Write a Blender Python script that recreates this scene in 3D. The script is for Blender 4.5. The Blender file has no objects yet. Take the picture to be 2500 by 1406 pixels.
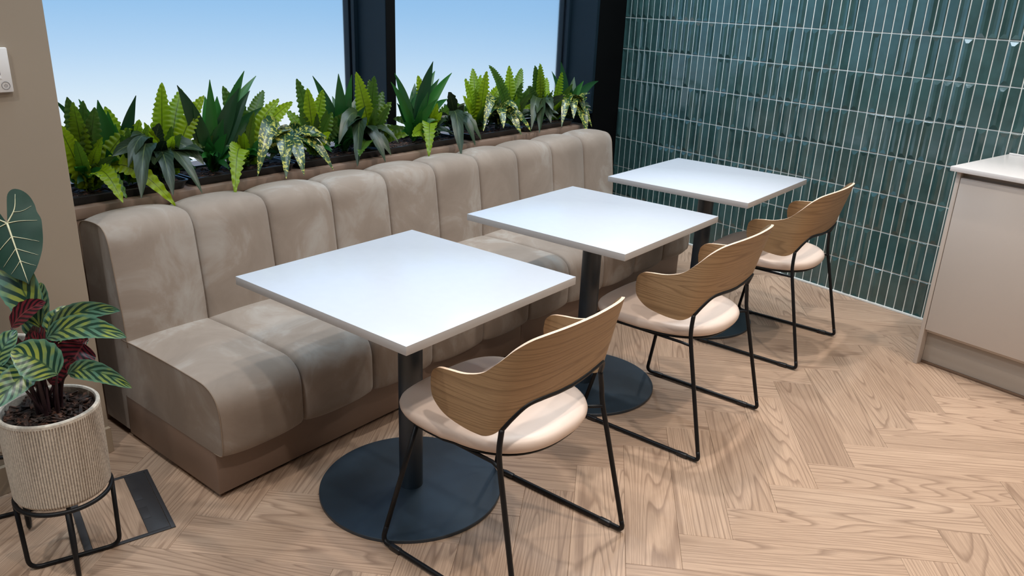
import bpy, bmesh, math, random
from mathutils import Vector, Matrix
R = random.Random(7)
C = bpy.context.scene.collection
sc = bpy.context.scene
PI = math.pi

# ------------------------------------------------------------------ camera
cam_d = bpy.data.cameras.new('camera'); cam = bpy.data.objects.new('camera', cam_d); C.objects.link(cam)
YAW, PITCH, ROLL, FPX = -0.6677, 0.3517, 0.0401, 1936.48
f0 = Vector((math.sin(YAW), math.cos(YAW), 0)); r0 = Vector((math.cos(YAW), -math.sin(YAW), 0)); u0 = Vector((0, 0, 1))
fw = f0*math.cos(PITCH) - u0*math.sin(PITCH); up = u0*math.cos(PITCH) + f0*math.sin(PITCH)
rr = r0*math.cos(ROLL) + up*math.sin(ROLL); uu = -r0*math.sin(ROLL) + up*math.cos(ROLL)
m = Matrix((rr, uu, -fw)).transposed().to_4x4(); m.translation = Vector((1.6349, -1.5744, 1.5415))
cam.matrix_world = m
cam_d.sensor_width = 36; cam_d.lens = 36*FPX/2500; cam_d.clip_start = 0.05
sc.camera = cam

# ------------------------------------------------------------------ colour management, world
sc.view_settings.view_transform = 'Standard'; sc.view_settings.look = 'None'
sc.view_settings.gamma = 1; sc.view_settings.use_curve_mapping = False
sc.view_settings.exposure = 0.0
sc.cycles.use_denoising = True
sc.cycles.max_bounces = 10; sc.cycles.transparent_max_bounces = 16
sc.cycles.sample_clamp_indirect = 6

def lin(h):
    return tuple((c/12.92 if c <= 0.04045 else ((c+0.055)/1.055)**2.4) for c in [int(h[i:i+2], 16)/255 for i in (0, 2, 4)]) + (1,)

world = bpy.data.worlds.new('daylight'); sc.world = world; world.use_nodes = True
wt = world.node_tree; wt.nodes.clear()
wo = wt.nodes.new('ShaderNodeOutputWorld'); wb = wt.nodes.new('ShaderNodeBackground')
wc = wt.nodes.new('ShaderNodeTexCoord'); wsx = wt.nodes.new('ShaderNodeSeparateXYZ'); wr = wt.nodes.new('ShaderNodeMapRange')
wramp = wt.nodes.new('ShaderNodeValToRGB')
wt.links.new(wc.outputs['Generated'], wsx.inputs[0]); wt.links.new(wsx.outputs['Z'], wr.inputs['Value'])
wr.inputs['From Min'].default_value = -0.5; wr.inputs['From Max'].default_value = 0.5
wt.links.new(wr.outputs[0], wramp.inputs[0]); wt.links.new(wramp.outputs[0], wb.inputs[0]); wt.links.new(wb.outputs[0], wo.inputs[0])
# hazy white ground below, blue sky from the horizon up
el = wramp.color_ramp.elements
el[0].position = 0.0; el[0].color = lin('E8F0F4')
el[1].position = 1.0; el[1].color = lin('6FA3DC')
for pos, h in ((0.20, 'F8FCFE'), (0.33, 'F2F9FD'), (0.38, 'D6EAF9'), (0.43, 'B3D5F4'), (0.48, '96C4ED'), (0.56, '84B6E9')):
    e = el.new(pos); e.color = lin(h)
wb.inputs['Strength'].default_value = 1.0

def area(name, loc, size, power, color, target=None, spread=PI):
    l = bpy.data.lights.new(name, 'AREA'); l.shape = 'DISK'; l.size = size; l.energy = power; l.color = color; l.spread = spread
    o = bpy.data.objects.new(name, l); C.objects.link(o); o.location = loc
    if target is not None:
        o.rotation_euler = (Vector(target)-Vector(loc)).to_track_quat('-Z', 'Y').to_euler()
    return o
# ceiling downlights: a row over the tables, a row over the ledge, a row along the kitchen
WARM = (1.0, 0.88, 0.77); NEUTRAL = (1.0, 0.93, 0.86); COOL = (0.70, 0.87, 1.0)
for x, y, pw, c in ((0.45, -0.55, 7.5, NEUTRAL), (0.08, 1.45, 14, NEUTRAL), (0.05, 2.75, 10, NEUTRAL), (-0.75, 2.80, 8, COOL),
                    (1.55, -0.95, 14, WARM), (1.75, 0.55, 15, WARM), (1.6, 1.9, 11, WARM),
                    (-0.15, -1.7, 10, NEUTRAL), (3.0, 0.0, 10, WARM), (3.0, 1.7, 9, WARM)):
    area('ceiling_downlight', (x, y, 3.18), 0.10, pw*1.17, c, spread=math.radians(125))
# unseen cool fill lights added at ceiling height before the windows and behind the camera
for x, y, e in ((-0.70, -0.6, 21), (-0.70, 0.7, 21), (-0.70, 2.0, 21), (0.3, -2.9, 26)):
    pnl = area('cool_fill_light', (x, y, 3.19), 0.9, e*1.0, COOL); pnl.data.shape = 'RECTANGLE'; pnl.data.size_y = 0.5

# ------------------------------------------------------------------ helpers
def link_mesh(name, verts, faces, mats, parent=None, loc=None, smooth=False, mi=None, uvs=None):
    me = bpy.data.meshes.new(name); me.from_pydata([tuple(v) for v in verts], [], faces)
    if not isinstance(mats, (list, tuple)): mats = [mats]
    for mt in mats: me.materials.append(mt)
    if mi: me.polygons.foreach_set('material_index', mi)
    if uvs is not None:
        uv = me.uv_layers.new(name='UVMap')
        for lp in me.loops: uv.data[lp.index].uv = uvs[lp.vertex_index]
    if smooth: me.polygons.foreach_set('use_smooth', [True]*len(me.polygons))
    me.update()
    o = bpy.data.objects.new(name, me); C.objects.link(o)
    if parent: o.parent = parent
    if loc is not None: o.location = loc
    return o

def bm_obj(name, bm, mats, parent=None, loc=None, smooth=False, angle=None):
    me = bpy.data.meshes.new(name); bm.normal_update(); bm.to_mesh(me); bm.free()
    if not isinstance(mats, (list, tuple)): mats = [mats]
    for mt in mats: me.materials.append(mt)
    if smooth: me.polygons.foreach_set('use_smooth', [True]*len(me.polygons))
    if angle: me.set_sharp_from_angle(angle=angle)
    o = bpy.data.objects.new(name, me); C.objects.link(o)
    if parent: o.parent = parent
    if loc is not None: o.location = loc
    return o

def empty(name, loc=(0, 0, 0), rz=0):
    o = bpy.data.objects.new(name, None); C.objects.link(o); o.location = loc; o.rotation_euler = (0, 0, rz); o.empty_display_size = 0.1
    return o
def tag(o, label, cat, group=None):
    o['label'] = label; o['category'] = cat
    if group: o['group'] = group
    return o
def struct(o, label=None):
    o['kind'] = 'structure'
    if label: o['label'] = label
    return o

def box(bm, x0, x1, y0, y1, z0, z1, mi=0):
    v = [bm.verts.new(p) for p in ((x0, y0, z0), (x1, y0, z0), (x1, y1, z0), (x0, y1, z0), (x0, y0, z1), (x1, y0, z1), (x1, y1, z1), (x0, y1, z1))]
    fs = []
    for q in ((0, 3, 2, 1), (4, 5, 6, 7), (0, 1, 5, 4), (1, 2, 6, 5), (2, 3, 7, 6), (3, 0, 4, 7)):
        f = bm.faces.new([v[i] for i in q]); f.material_index = mi; fs.append(f)
    return v, fs
def bevel_box(x0, x1, y0, y1, z0, z1, r=0.003, seg=2):
    bm = bmesh.new(); box(bm, x0, x1, y0, y1, z0, z1)
    bmesh.ops.bevel(bm, geom=bm.edges[:], offset=r, segments=seg, affect='EDGES', profile=0.5)
    return bm
def bbox_obj(name, b, mat, parent=None, r=0.003, loc=None):
    return bm_obj(name, bevel_box(*b, r=r), mat, parent, loc, smooth=True, angle=0.6)

def fillet(pts, r, n=6):
    pts = [Vector(p) for p in pts]; out = [pts[0]]
    for i in range(1, len(pts)-1):
        a, b, c = pts[i-1], pts[i], pts[i+1]
        rad = r[i-1] if isinstance(r, (list, tuple)) else r
        d1 = (a-b); d2 = (c-b); l = min(rad, d1.length*0.49, d2.length*0.49)
        p, q = b+d1.normalized()*l, b+d2.normalized()*l
        for k in range(n+1):
            t = k/n; out.append(p*(1-t)**2 + b*2*t*(1-t) + q*t*t)
    out.append(pts[-1]); return out
def catmull(pts, n=6):
    pts = [Vector(p) for p in pts]; out = []
    P = [pts[0]*2-pts[1]] + pts + [pts[-1]*2-pts[-2]]
    for i in range(1, len(P)-2):
        a, b, c, d = P[i-1:i+3]
        for k in range(n):
            t = k/n
            out.append(0.5*((2*b)+(c-a)*t+(2*a-5*b+4*c-d)*t*t+(-a+3*b-3*c+d)*t**3))
    out.append(pts[-1]); return out
def tube_data(path, r, seg=10, closed=False, V=None, F=None):
    V = [] if V is None else V; F = [] if F is None else F
    path = [Vector(p) for p in path]; n = len(path); base = len(V); prev = None
    for i, p in enumerate(path):
        if closed: t = (path[(i+1) % n]-path[i-1]).normalized()
        else: t = (path[min(i+1, n-1)]-path[max(i-1, 0)]).normalized()
        if prev is None:
            a = Vector((0, 0, 1)) if abs(t.z) < 0.9 else Vector((1, 0, 0)); nrm = (a - t*a.dot(t)).normalized()
        else: nrm = (prev - t*prev.dot(t)).normalized()
        prev = nrm; b = t.cross(nrm)
        rad = r(i/(n-1)) if callable(r) else r
        for k in range(seg):
            an = 2*PI*k/seg; V.append(p + (nrm*math.cos(an)+b*math.sin(an))*rad)
    m = n if closed else n-1
    for i in range(m):
        for k in range(seg):
            i2 = (i+1) % n
            F.append((base+i*seg+k, base+i*seg+(k+1) % seg, base+i2*seg+(k+1) % seg, base+i2*seg+k))
    if not closed:
        F.append(tuple(base+k for k in range(seg))[::-1]); F.append(tuple(base+(n-1)*seg+k for k in range(seg)))
    return V, F
def tube(name, path, r, mat, parent=None, seg=10, closed=False, loc=None):
    V, F = tube_data(path, r, seg, closed)
    return link_mesh(name, V, F, mat, parent, loc, smooth=True)
def lathe(name, prof, mat, parent=None, loc=None, seg=64, angle=0.6, mi=None):
    V = []; F = []; n = len(prof); M = []
    for (r, z) in prof:
        for k in range(seg):
            a = 2*PI*k/seg; V.append((r*math.cos(a), r*math.sin(a), z))
    for i in range(n-1):
        for k in range(seg):
            F.append((i*seg+k, i*seg+(k+1) % seg, (i+1)*seg+(k+1) % seg, (i+1)*seg+k)); M.append(mi[i] if mi else 0)
    F.append(tuple(range(seg))[::-1]); F.append(tuple((n-1)*seg+k for k in range(seg))); M += [M[0], M[-1]]
    o = link_mesh(name, V, F, mat, parent, loc, smooth=True, mi=M)
    o.data.set_sharp_from_angle(angle=angle)
    return o
def copy_tree(o, parent=None):
    c = o.copy(); C.objects.link(c); c.parent = parent
    for ch in list(o.children): copy_tree(ch, c)
    return c

# ------------------------------------------------------------------ materials
def mat(name):
    m = bpy.data.materials.new(name); m.use_nodes = True
    nt = m.node_tree; nt.nodes.clear()
    out = nt.nodes.new('ShaderNodeOutputMaterial'); b = nt.nodes.new('ShaderNodeBsdfPrincipled')
    nt.links.new(b.outputs[0], out.inputs[0])
    return m, nt, b, out
def N(nt, t, **kw):
    n = nt.nodes.new(t)
    for k, v in kw.items(): setattr(n, k, v)
    return n
def ramp(nt, stops, src=None):
    r = nt.nodes.new('ShaderNodeValToRGB'); e = r.color_ramp.elements
    e[0].position, e[0].color = stops[0]; e[1].position, e[1].color = stops[-1]
    for p, c in stops[1:-1]:
        x = e.new(p); x.color = c
    if src: nt.links.new(src, r.inputs[0])
    return r
def math_n(nt, op, a, b=None):
    n = nt.nodes.new('ShaderNodeMath'); n.operation = op
    for i, v in enumerate((a, b)):
        if v is None: continue
        if isinstance(v, (int, float)): n.inputs[i].default_value = v
        else: nt.links.new(v, n.inputs[i])
    return n.outputs[0]
def mixc(nt, fac, a, b, blend='MIX'):
    n = nt.nodes.new('ShaderNodeMix'); n.data_type = 'RGBA'; n.blend_type = blend
    for s, v in ((0, fac), (6, a), (7, b)):
        if isinstance(v, (int, float)): n.inputs[s].default_value = v
        elif isinstance(v, tuple): n.inputs[s].default_value = v
        else: nt.links.new(v, n.inputs[s])
    return n.outputs[2]
def bump(nt, b, h, strength=0.2, dist=0.01):
    n = nt.nodes.new('ShaderNodeBump'); n.inputs['Strength'].default_value = strength; n.inputs['Distance'].default_value = dist
    nt.links.new(h, n.inputs['Height']); nt.links.new(n.outputs[0], b.inputs['Normal']); return n
def noise(nt, vec, scale, detail=3, rough=0.5, dist=0.0):
    n = nt.nodes.new('ShaderNodeTexNoise'); n.inputs['Scale'].default_value = scale; n.inputs['Detail'].default_value = detail
    n.inputs['Roughness'].default_value = rough; n.inputs['Distortion'].default_value = dist
    if vec: nt.links.new(vec, n.inputs['Vector'])
    return n.outputs[0]
def coord(nt, kind='Object'):
    return nt.nodes.new('ShaderNodeTexCoord').outputs[kind]
def mapping(nt, vec, scale=(1, 1, 1), loc=(0, 0, 0), rot=(0, 0, 0)):
    n = nt.nodes.new('ShaderNodeMapping'); nt.links.new(vec, n.inputs[0])
    n.inputs['Scale'].default_value = scale; n.inputs['Location'].default_value = loc; n.inputs['Rotation'].default_value = rot
    return n.outputs[0]
def simple(name, col, rough=0.5, metal=0.0, spec=0.5, nscale=None, namt=0.0, bstr=0.0):
    m, nt, b, _ = mat(name)
    b.inputs['Base Color'].default_value = col; b.inputs['Roughness'].default_value = rough
    b.inputs['Metallic'].default_value = metal; b.inputs['Specular IOR Level'].default_value = spec
    if nscale:
        nz = noise(nt, coord(nt), nscale, 4)
        dark = tuple(c*(1-namt) for c in col[:3])+(1,); light = tuple(min(1, c*(1+namt)) for c in col[:3])+(1,)
        nt.links.new(ramp(nt, [(0.3, dark), (0.7, light)], nz).outputs[0], b.inputs['Base Color'])
        if bstr: bump(nt, b, nz, bstr, 0.002)
    return m

def wood_mat(name, base, dark, line, freq=9.0, stretch=0.16, rough=0.45, fibre=0.35, var=0.12, per_obj=True, linefac=0.6, scale=1.0, axis=0, uv=False):
    """oak: contour lines of a stretched noise give the cathedral grain; fine fibres on top"""
    m, nt, b, _ = mat(name)
    oc = coord(nt, 'UV' if uv else 'Object')
    info = nt.nodes.new('ShaderNodeObjectInfo')
    comb = nt.nodes.new('ShaderNodeCombineXYZ')
    if per_obj:
        nt.links.new(math_n(nt, 'MULTIPLY', info.outputs['Random'], 37.0), comb.inputs[0])
        nt.links.new(math_n(nt, 'MULTIPLY', info.outputs['Random'], 113.0), comb.inputs[1])
        nt.links.new(math_n(nt, 'MULTIPLY', info.outputs['Random'], 71.0), comb.inputs[2])
    add = nt.nodes.new('ShaderNodeVectorMath'); add.operation = 'ADD'
    nt.links.new(comb.outputs[0], add.inputs[1])
    s = [scale]*3; s[axis] = stretch*scale
    nt.links.new(mapping(nt, oc, tuple(s)), add.inputs[0])
    v = add.outputs[0]
    field = noise(nt, v, 5.0, 1.5, 0.4, 0.25)
    sm = noise(nt, v, 40.0, 2, 0.5)
    f2 = math_n(nt, 'ADD', math_n(nt, 'MULTIPLY', field, freq), math_n(nt, 'MULTIPLY', sm, 0.22))
    fr = math_n(nt, 'FRACT', f2)
    lines = ramp(nt, [(0.0, (0, 0, 0, 1)), (0.62, (0.1, 0.1, 0.1, 1)), (0.9, (1, 1, 1, 1)), (1.0, (0, 0, 0, 1))], fr).outputs[0]
    s2 = [260*scale]*3; s2[axis] = 7*scale
    add2 = nt.nodes.new('ShaderNodeVectorMath'); add2.operation = 'ADD'; nt.links.new(comb.outputs[0], add2.inputs[1])
    nt.links.new(mapping(nt, oc, tuple(s2)), add2.inputs[0])
    fib = noise(nt, add2.outputs[0], 1.0, 3, 0.6)
    fibr = ramp(nt, [(0.35, (1, 1, 1, 1)), (0.62, (0, 0, 0, 1))], fib).outputs[0]
    big = noise(nt, v, 2.2, 2, 0.5)
    c = mixc(nt, ramp(nt, [(0.3, (0, 0, 0, 1)), (0.7, (1, 1, 1, 1))], big).outputs[0], base, dark)
    c = mixc(nt, math_n(nt, 'MULTIPLY', lines, linefac), c, line)
    c = mixc(nt, math_n(nt, 'MULTIPLY', fibr, fibre), c, line)
    if var:
        hsv = nt.nodes.new('ShaderNodeHueSaturation'); nt.links.new(c, hsv.inputs['Color'])
        nt.links.new(math_n(nt, 'ADD', math_n(nt, 'MULTIPLY', info.outputs['Random'], 2*var), 1-var), hsv.inputs['Value'])
        c = hsv.outputs[0]
    nt.links.new(c, b.inputs['Base Color']); b.inputs['Roughness'].default_value = rough
    bump(nt, b, math_n(nt, 'SUBTRACT', 1.0, math_n(nt, 'MAXIMUM', math_n(nt, 'MULTIPLY', lines, 0.6), fibr)), 0.12, 0.001)
    return m

M = {}
M['floor'] = wood_mat('oak_plank', lin('C8AD96'), lin('B29781'), lin('785F4E'), freq=40, stretch=0.07, fibre=0.36, rough=0.42, linefac=0.62, var=0.07)
M['subfloor'] = simple('plank_joint', lin('6B5443'), 0.8, nscale=8, namt=0.1)
M['oak_ply'] = wood_mat('oak_veneer', lin('AA8C69'), lin('997A56'), lin('6C5238'), freq=26, stretch=0.035, fibre=0.34, rough=0.5, var=0.04, linefac=0.55, scale=1.6, axis=0, uv=True)
M['ply_edge'] = simple('plywood_edge', lin('E4CBB4'), 0.5, nscale=60, namt=0.08)
M['black'] = simple('black_powder_coat', (0.006, 0.007, 0.009, 1), 0.45, spec=0.28, nscale=200, namt=0.1)
M['black_base'] = simple('black_base_plate', (0.014, 0.028, 0.044, 1), 0.42, spec=0.8, nscale=9, namt=0.25)  # blue of the window's reflection mixed into the black base colour
M['laminate'] = simple('white_laminate', lin('C4CBD6'), 0.24, nscale=30, namt=0.01)
M['laminate_edge'] = simple('white_edge_band', lin('B9B8B9'), 0.45, nscale=30, namt=0.01)
M['plinth'] = simple('taupe_plinth', lin('887366'), 0.48, nscale=3, namt=0.04)
M['ledge'] = simple('taupe_ledge_board', lin('8C7668'), 0.42, nscale=4, namt=0.05)
M['wall'] = simple('beige_paint', lin('A09383'), 0.75, nscale=2, namt=0.03)
M['ceiling'] = simple('ceiling_paint', lin('4C4B4A'), 0.9, nscale=3, namt=0.02)
M['skirting'] = simple('skirting_paint', lin('A79783'), 0.55, nscale=5, namt=0.03)
M['frame'] = simple('navy_glow_frame', lin('10232F'), 0.55, spec=0.3, nscale=5, namt=0.06)  # window glow on the mullion sides is put into this navy
M['darkcorner'] = simple('black_panel', (0.0015, 0.0018, 0.0022, 1), 0.7, spec=0.12, nscale=5, namt=0.1)
M['grout'] = simple('white_grout', lin('F2F6F2'), 0.7, nscale=50, namt=0.06)
M['white_trim'] = simple('white_sealing_strip', lin('E6EBEA'), 0.35, nscale=30, namt=0.02)
M['unit'] = simple('greige_unit_panel', lin('C2B9B1'), 0.5, nscale=3, namt=0.015)
M['unit_dark'] = simple('greige_rail', lin('A9A096'), 0.55, nscale=3, namt=0.02)
M['worktop'] = simple('white_quartz', lin('DEDBDA'), 0.25, nscale=60, namt=0.02)
M['plastic_white'] = simple('white_plastic', lin('E8E6E5'), 0.4, nscale=30, namt=0.01)
M['screen'] = simple('dark_screen', (0.02, 0.022, 0.022, 1), 0.2, nscale=20, namt=0.05)
M['mark'] = simple('grey_print', lin('6A6A6C'), 0.5, nscale=20, namt=0.02)
M['tray'] = simple('black_tray_plastic', (0.010, 0.011, 0.013, 1), 0.3, nscale=20, namt=0.2)
M['pad'] = simple('cream_faux_leather', lin('DBC9BD'), 0.42, nscale=3, namt=0.02)
M['glide'] = simple('black_plastic_glide', (0.012, 0.012, 0.014, 1), 0.35, nscale=40, namt=0.1)
M['metal_dark'] = simple('charcoal_box_metal', lin('3A3B3F'), 0.45, nscale=20, namt=0.06)
M['stem'] = simple('plant_stem', (0.03, 0.05, 0.015, 1), 0.5, nscale=20, namt=0.3)
M['stem_purple'] = simple('purple_stem', (0.030, 0.012, 0.016, 1), 0.5, nscale=20, namt=0.3)

def velvet():
    m, nt, b, _ = mat('taupe_velvet')
    oc = coord(nt, 'Object')
    n1 = noise(nt, mapping(nt, oc, (1, 1, 0.8), rot=(0.3, 0.5, 0.2)), 4.5, 5, 0.62, 0.7)
    n2 = noise(nt, oc, 2.0, 3, 0.5, 0.8)
    k = math_n(nt, 'ADD', math_n(nt, 'MULTIPLY', n1, 0.75), math_n(nt, 'MULTIPLY', n2, 0.35))
    r = ramp(nt, [(0.42, lin('8D8075')), (0.56, lin('978A7F')), (0.62, lin('A1978E')), (0.74, lin('ADA7A1'))], k)
    nt.links.new(r.outputs[0], b.inputs['Base Color'])
    b.inputs['Roughness'].default_value = 0.85; b.inputs['Specular IOR Level'].default_value = 0.25
    b.inputs['Sheen Weight'].default_value = 0.22; b.inputs['Sheen Roughness'].default_value = 0.45
    b.inputs['Sheen Tint'].default_value = lin('D9E0E2')
    bump(nt, b, noise(nt, oc, 700, 2), 0.08, 0.001)
    return m
M['velvet'] = velvet()
M['piping'] = simple('velvet_seam', lin('8C7B6C'), 0.8, nscale=20, namt=0.1)

def tile_mat():
    m, nt, b, _ = mat('teal_glaze')
    info = nt.nodes.new('ShaderNodeObjectInfo'); oc = coord(nt)
    geo = nt.nodes.new('ShaderNodeNewGeometry')
    r = ramp(nt, [(0.0, (0.027, 0.060, 0.060, 1)), (0.5, (0.040, 0.088, 0.090, 1)), (1.0, (0.055, 0.106, 0.114, 1))], info.outputs['Random'])
    nz = noise(nt, geo.outputs['Position'], 14, 3)
    c = mixc(nt, 0.35, r.outputs[0], ramp(nt, [(0.3, (0.024, 0.062, 0.056, 1)), (0.7, (0.06, 0.155, 0.15, 1))], nz).outputs[0])
    nt.links.new(c, b.inputs['Base Color']); b.inputs['Roughness'].default_value = 0.16; b.inputs['Specular IOR Level'].default_value = 0.6
    b.inputs['Coat Weight'].default_value = 0.5; b.inputs['Coat Roughness'].default_value = 0.06
    bump(nt, b, noise(nt, geo.outputs['Position'], 38, 2, 0.5), 0.25, 0.0025)
    return m
M['tile'] = tile_mat()

def glass_mat():
    m, nt, b, out = mat('frosted_glass')
    b.inputs['Base Color'].default_value = (1, 1, 1, 1)
    b.inputs['Transmission Weight'].default_value = 1.0; b.inputs['Roughness'].default_value = 0.22; b.inputs['IOR'].default_value = 1.15
    return m
M['glass'] = glass_mat()

def bark_mat():
    m, nt, b, _ = mat('bark_mulch')
    info = nt.nodes.new('ShaderNodeNewGeometry')
    nz = noise(nt, info.outputs['Position'], 60, 3)
    nt.links.new(ramp(nt, [(0.35, (0.006, 0.004, 0.003, 1)), (0.55, (0.034, 0.015, 0.009, 1)), (0.72, (0.17, 0.072, 0.042, 1))], nz).outputs[0], b.inputs['Base Color'])
    b.inputs['Roughness'].default_value = 0.75
    return m
M['bark'] = bark_mat()

def pot_mat():
    m, nt, b, _ = mat('ribbed_stone_pot')
    geo = nt.nodes.new('ShaderNodeNewGeometry'); oc = coord(nt)
    n1 = noise(nt, oc, 160, 3); n2 = noise(nt, oc, 9, 3)
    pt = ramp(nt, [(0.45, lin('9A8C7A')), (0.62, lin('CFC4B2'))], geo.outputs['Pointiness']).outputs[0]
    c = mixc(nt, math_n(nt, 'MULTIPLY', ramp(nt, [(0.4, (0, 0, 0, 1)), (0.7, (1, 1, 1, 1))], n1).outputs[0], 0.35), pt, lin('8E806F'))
    nt.links.new(c, b.inputs['Base Color']); b.inputs['Roughness'].default_value = 0.85
    bump(nt, b, n1, 0.4, 0.001)
    return m
M['pot'] = pot_mat()
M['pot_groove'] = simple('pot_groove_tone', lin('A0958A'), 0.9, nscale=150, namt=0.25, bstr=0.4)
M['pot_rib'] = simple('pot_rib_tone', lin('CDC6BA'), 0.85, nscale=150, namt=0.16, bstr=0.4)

def leaf_mat(name, kind):
    """u: 0..1 across (midrib at .5), v: 0..1 base to tip"""
    m, nt, b, out = mat(name)
    uv = nt.nodes.new('ShaderNodeUVMap'); sx = nt.nodes.new('ShaderNodeSeparateXYZ'); nt.links.new(uv.outputs[0], sx.inputs[0])
    u, v = sx.outputs[0], sx.outputs[1]
    au = math_n(nt, 'ABSOLUTE', math_n(nt, 'SUBTRACT', u, 0.5))
    info = nt.nodes.new('ShaderNodeObjectInfo'); oc = coord(nt)
    nz = noise(nt, oc, 30, 2)
    mid = ramp(nt, [(0.0, (1, 1, 1, 1)), (0.035, (0, 0, 0, 1))], au).outputs[0]
    trans = 0.25
    if kind == 'fern':
        c = ramp(nt, [(0.0, (0.38, 0.54, 0.010, 1)), (0.42, (0.25, 0.42, 0.012, 1)), (0.62, (0.05, 0.15, 0.02, 1)), (1.0, (0.02, 0.075, 0.02, 1))], info.outputs['Random']).outputs[0]
        c = mixc(nt, math_n(nt, 'MULTIPLY', nz, 0.25), c, (0.34, 0.46, 0.02, 1))
        c = mixc(nt, mid, c, (0.02, 0.035, 0.01, 1)); trans = 0.55
        q = math_n(nt, 'MULTIPLY', math_n(nt, 'SUBTRACT', v, math_n(nt, 'MULTIPLY', au, 0.1)), 110)
        sv = math_n(nt, 'MULTIPLY', math_n(nt, 'ADD', math_n(nt, 'SINE', q), 1.0), 0.09)
        c = mixc(nt, sv, c, (0.05, 0.12, 0.01, 1)); rough = 0.38
    elif kind == 'dracaena':
        c = mixc(nt, info.outputs['Random'], (0.006, 0.030, 0.016, 1), (0.022, 0.15, 0.018, 1))
        q = math_n(nt, 'SINE', math_n(nt, 'MULTIPLY', au, 150))
        c = mixc(nt, math_n(nt, 'MULTIPLY', math_n(nt, 'ADD', q, 1.0), 0.15), c, (0.03, 0.17, 0.03, 1)); rough = 0.36; trans = 0.3
    elif kind == 'croton':
        c = mixc(nt, info.outputs['Random'], (0.006, 0.020, 0.010, 1), (0.028, 0.045, 0.016, 1))
        q = math_n(nt, 'SINE', math_n(nt, 'MULTIPLY', math_n(nt, 'SUBTRACT', v, math_n(nt, 'MULTIPLY', au, 0.5)), 62))
        pat = math_n(nt, 'MULTIPLY', math_n(nt, 'ADD', q, 1.0), math_n(nt, 'MULTIPLY', nz, 0.5))
        c = mixc(nt, pat, c, (0.035, 0.062, 0.034, 1)); b.inputs['Specular IOR Level'].default_value = 0.3; c = mixc(nt, mid, c, (0.10, 0.13, 0.05, 1)); rough = 0.34; trans = 0.1
    elif kind == 'aucuba':
        n3 = noise(nt, oc, 75, 3, 0.6, 0.4)
        bl = ramp(nt, [(0.53, (0, 0, 0, 1)), (0.57, (1, 1, 1, 1))], n3).outputs[0]
        c = mixc(nt, bl, (0.015, 0.055, 0.018, 1), (0.48, 0.46, 0.09, 1))
        c = mixc(nt, mid, c, (0.25, 0.32, 0.06, 1)); rough = 0.28; trans = 0.15
    elif kind in ('calathea', 'calathea_red'):
        wob = math_n(nt, 'MULTIPLY', noise(nt, oc, 14, 2), 0.10)
        q = math_n(nt, 'ADD', math_n(nt, 'SUBTRACT', v, math_n(nt, 'MULTIPLY', au, 0.62)), wob)
        s = math_n(nt, 'SINE', math_n(nt, 'MULTIPLY', q, 40))
        s2 = math_n(nt, 'SINE', math_n(nt, 'MULTIPLY', q, 120))
        f = ramp(nt, [(0.30, (0, 0, 0, 1)), (0.55, (1, 1, 1, 1))], math_n(nt, 'ADD', math_n(nt, 'MULTIPLY', s, 0.42), math_n(nt, 'ADD', math_n(nt, 'MULTIPLY', s2, 0.10), 0.5))).outputs[0]
        if kind == 'calathea':
            n4 = ramp(nt, [(0.38, (0, 0, 0, 1)), (0.6, (1, 1, 1, 1))], noise(nt, oc, 22, 2)).outputs[0]
            light = mixc(nt, n4, (0.27, 0.33, 0.06, 1), (0.09, 0.21, 0.14, 1))
            c = mixc(nt, f, (0.014, 0.05, 0.032, 1), light)
            edge = ramp(nt, [(0.38, (0, 0, 0, 1)), (0.48, (1, 1, 1, 1))], au).outputs[0]
            c = mixc(nt, math_n(nt, 'MULTIPLY', edge, 0.8), c, (0.10, 0.24, 0.17, 1))
            c = mixc(nt, mid, c, (0.03, 0.08, 0.04, 1))
            g = nt.nodes.new('ShaderNodeNewGeometry')
            c = mixc(nt, math_n(nt, 'MULTIPLY', g.outputs['Backfacing'], 1.0), c, mixc(nt, f, (0.012, 0.006, 0.008, 1), (0.10, 0.010, 0.022, 1)))
        else:
            c = mixc(nt, f, (0.014, 0.006, 0.008, 1), (0.13, 0.014, 0.022, 1))
            c = mixc(nt, mid, c, (0.20, 0.05, 0.05, 1))
        rough = 0.32; trans = 0.1
    else:  # alocasia
        c = mixc(nt, nz, (0.006, 0.028, 0.018, 1), (0.015, 0.055, 0.034, 1)); b.inputs['Specular IOR Level'].default_value = 0.25; rough = 0.5; trans = 0.05
    nt.links.new(c, b.inputs['Base Color']); b.inputs['Roughness'].default_value = rough
    tr = nt.nodes.new('ShaderNodeBsdfTranslucent'); nt.links.new(c, tr.inputs[0])
    mx = nt.nodes.new('ShaderNodeMixShader'); mx.inputs[0].default_value = trans
    nt.links.new(b.outputs[0], mx.inputs[1]); nt.links.new(tr.outputs[0], mx.inputs[2]); nt.links.new(mx.outputs[0], out.inputs[0])
    return m
for k in ('fern', 'dracaena', 'croton', 'aucuba', 'calathea', 'calathea_red', 'alocasia'):
    M[k] = leaf_mat(k+'_leaf', k)
M['vein'] = simple('cream_vein', lin('C9C7A6'), 0.5, nscale=30, namt=0.1)

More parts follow.
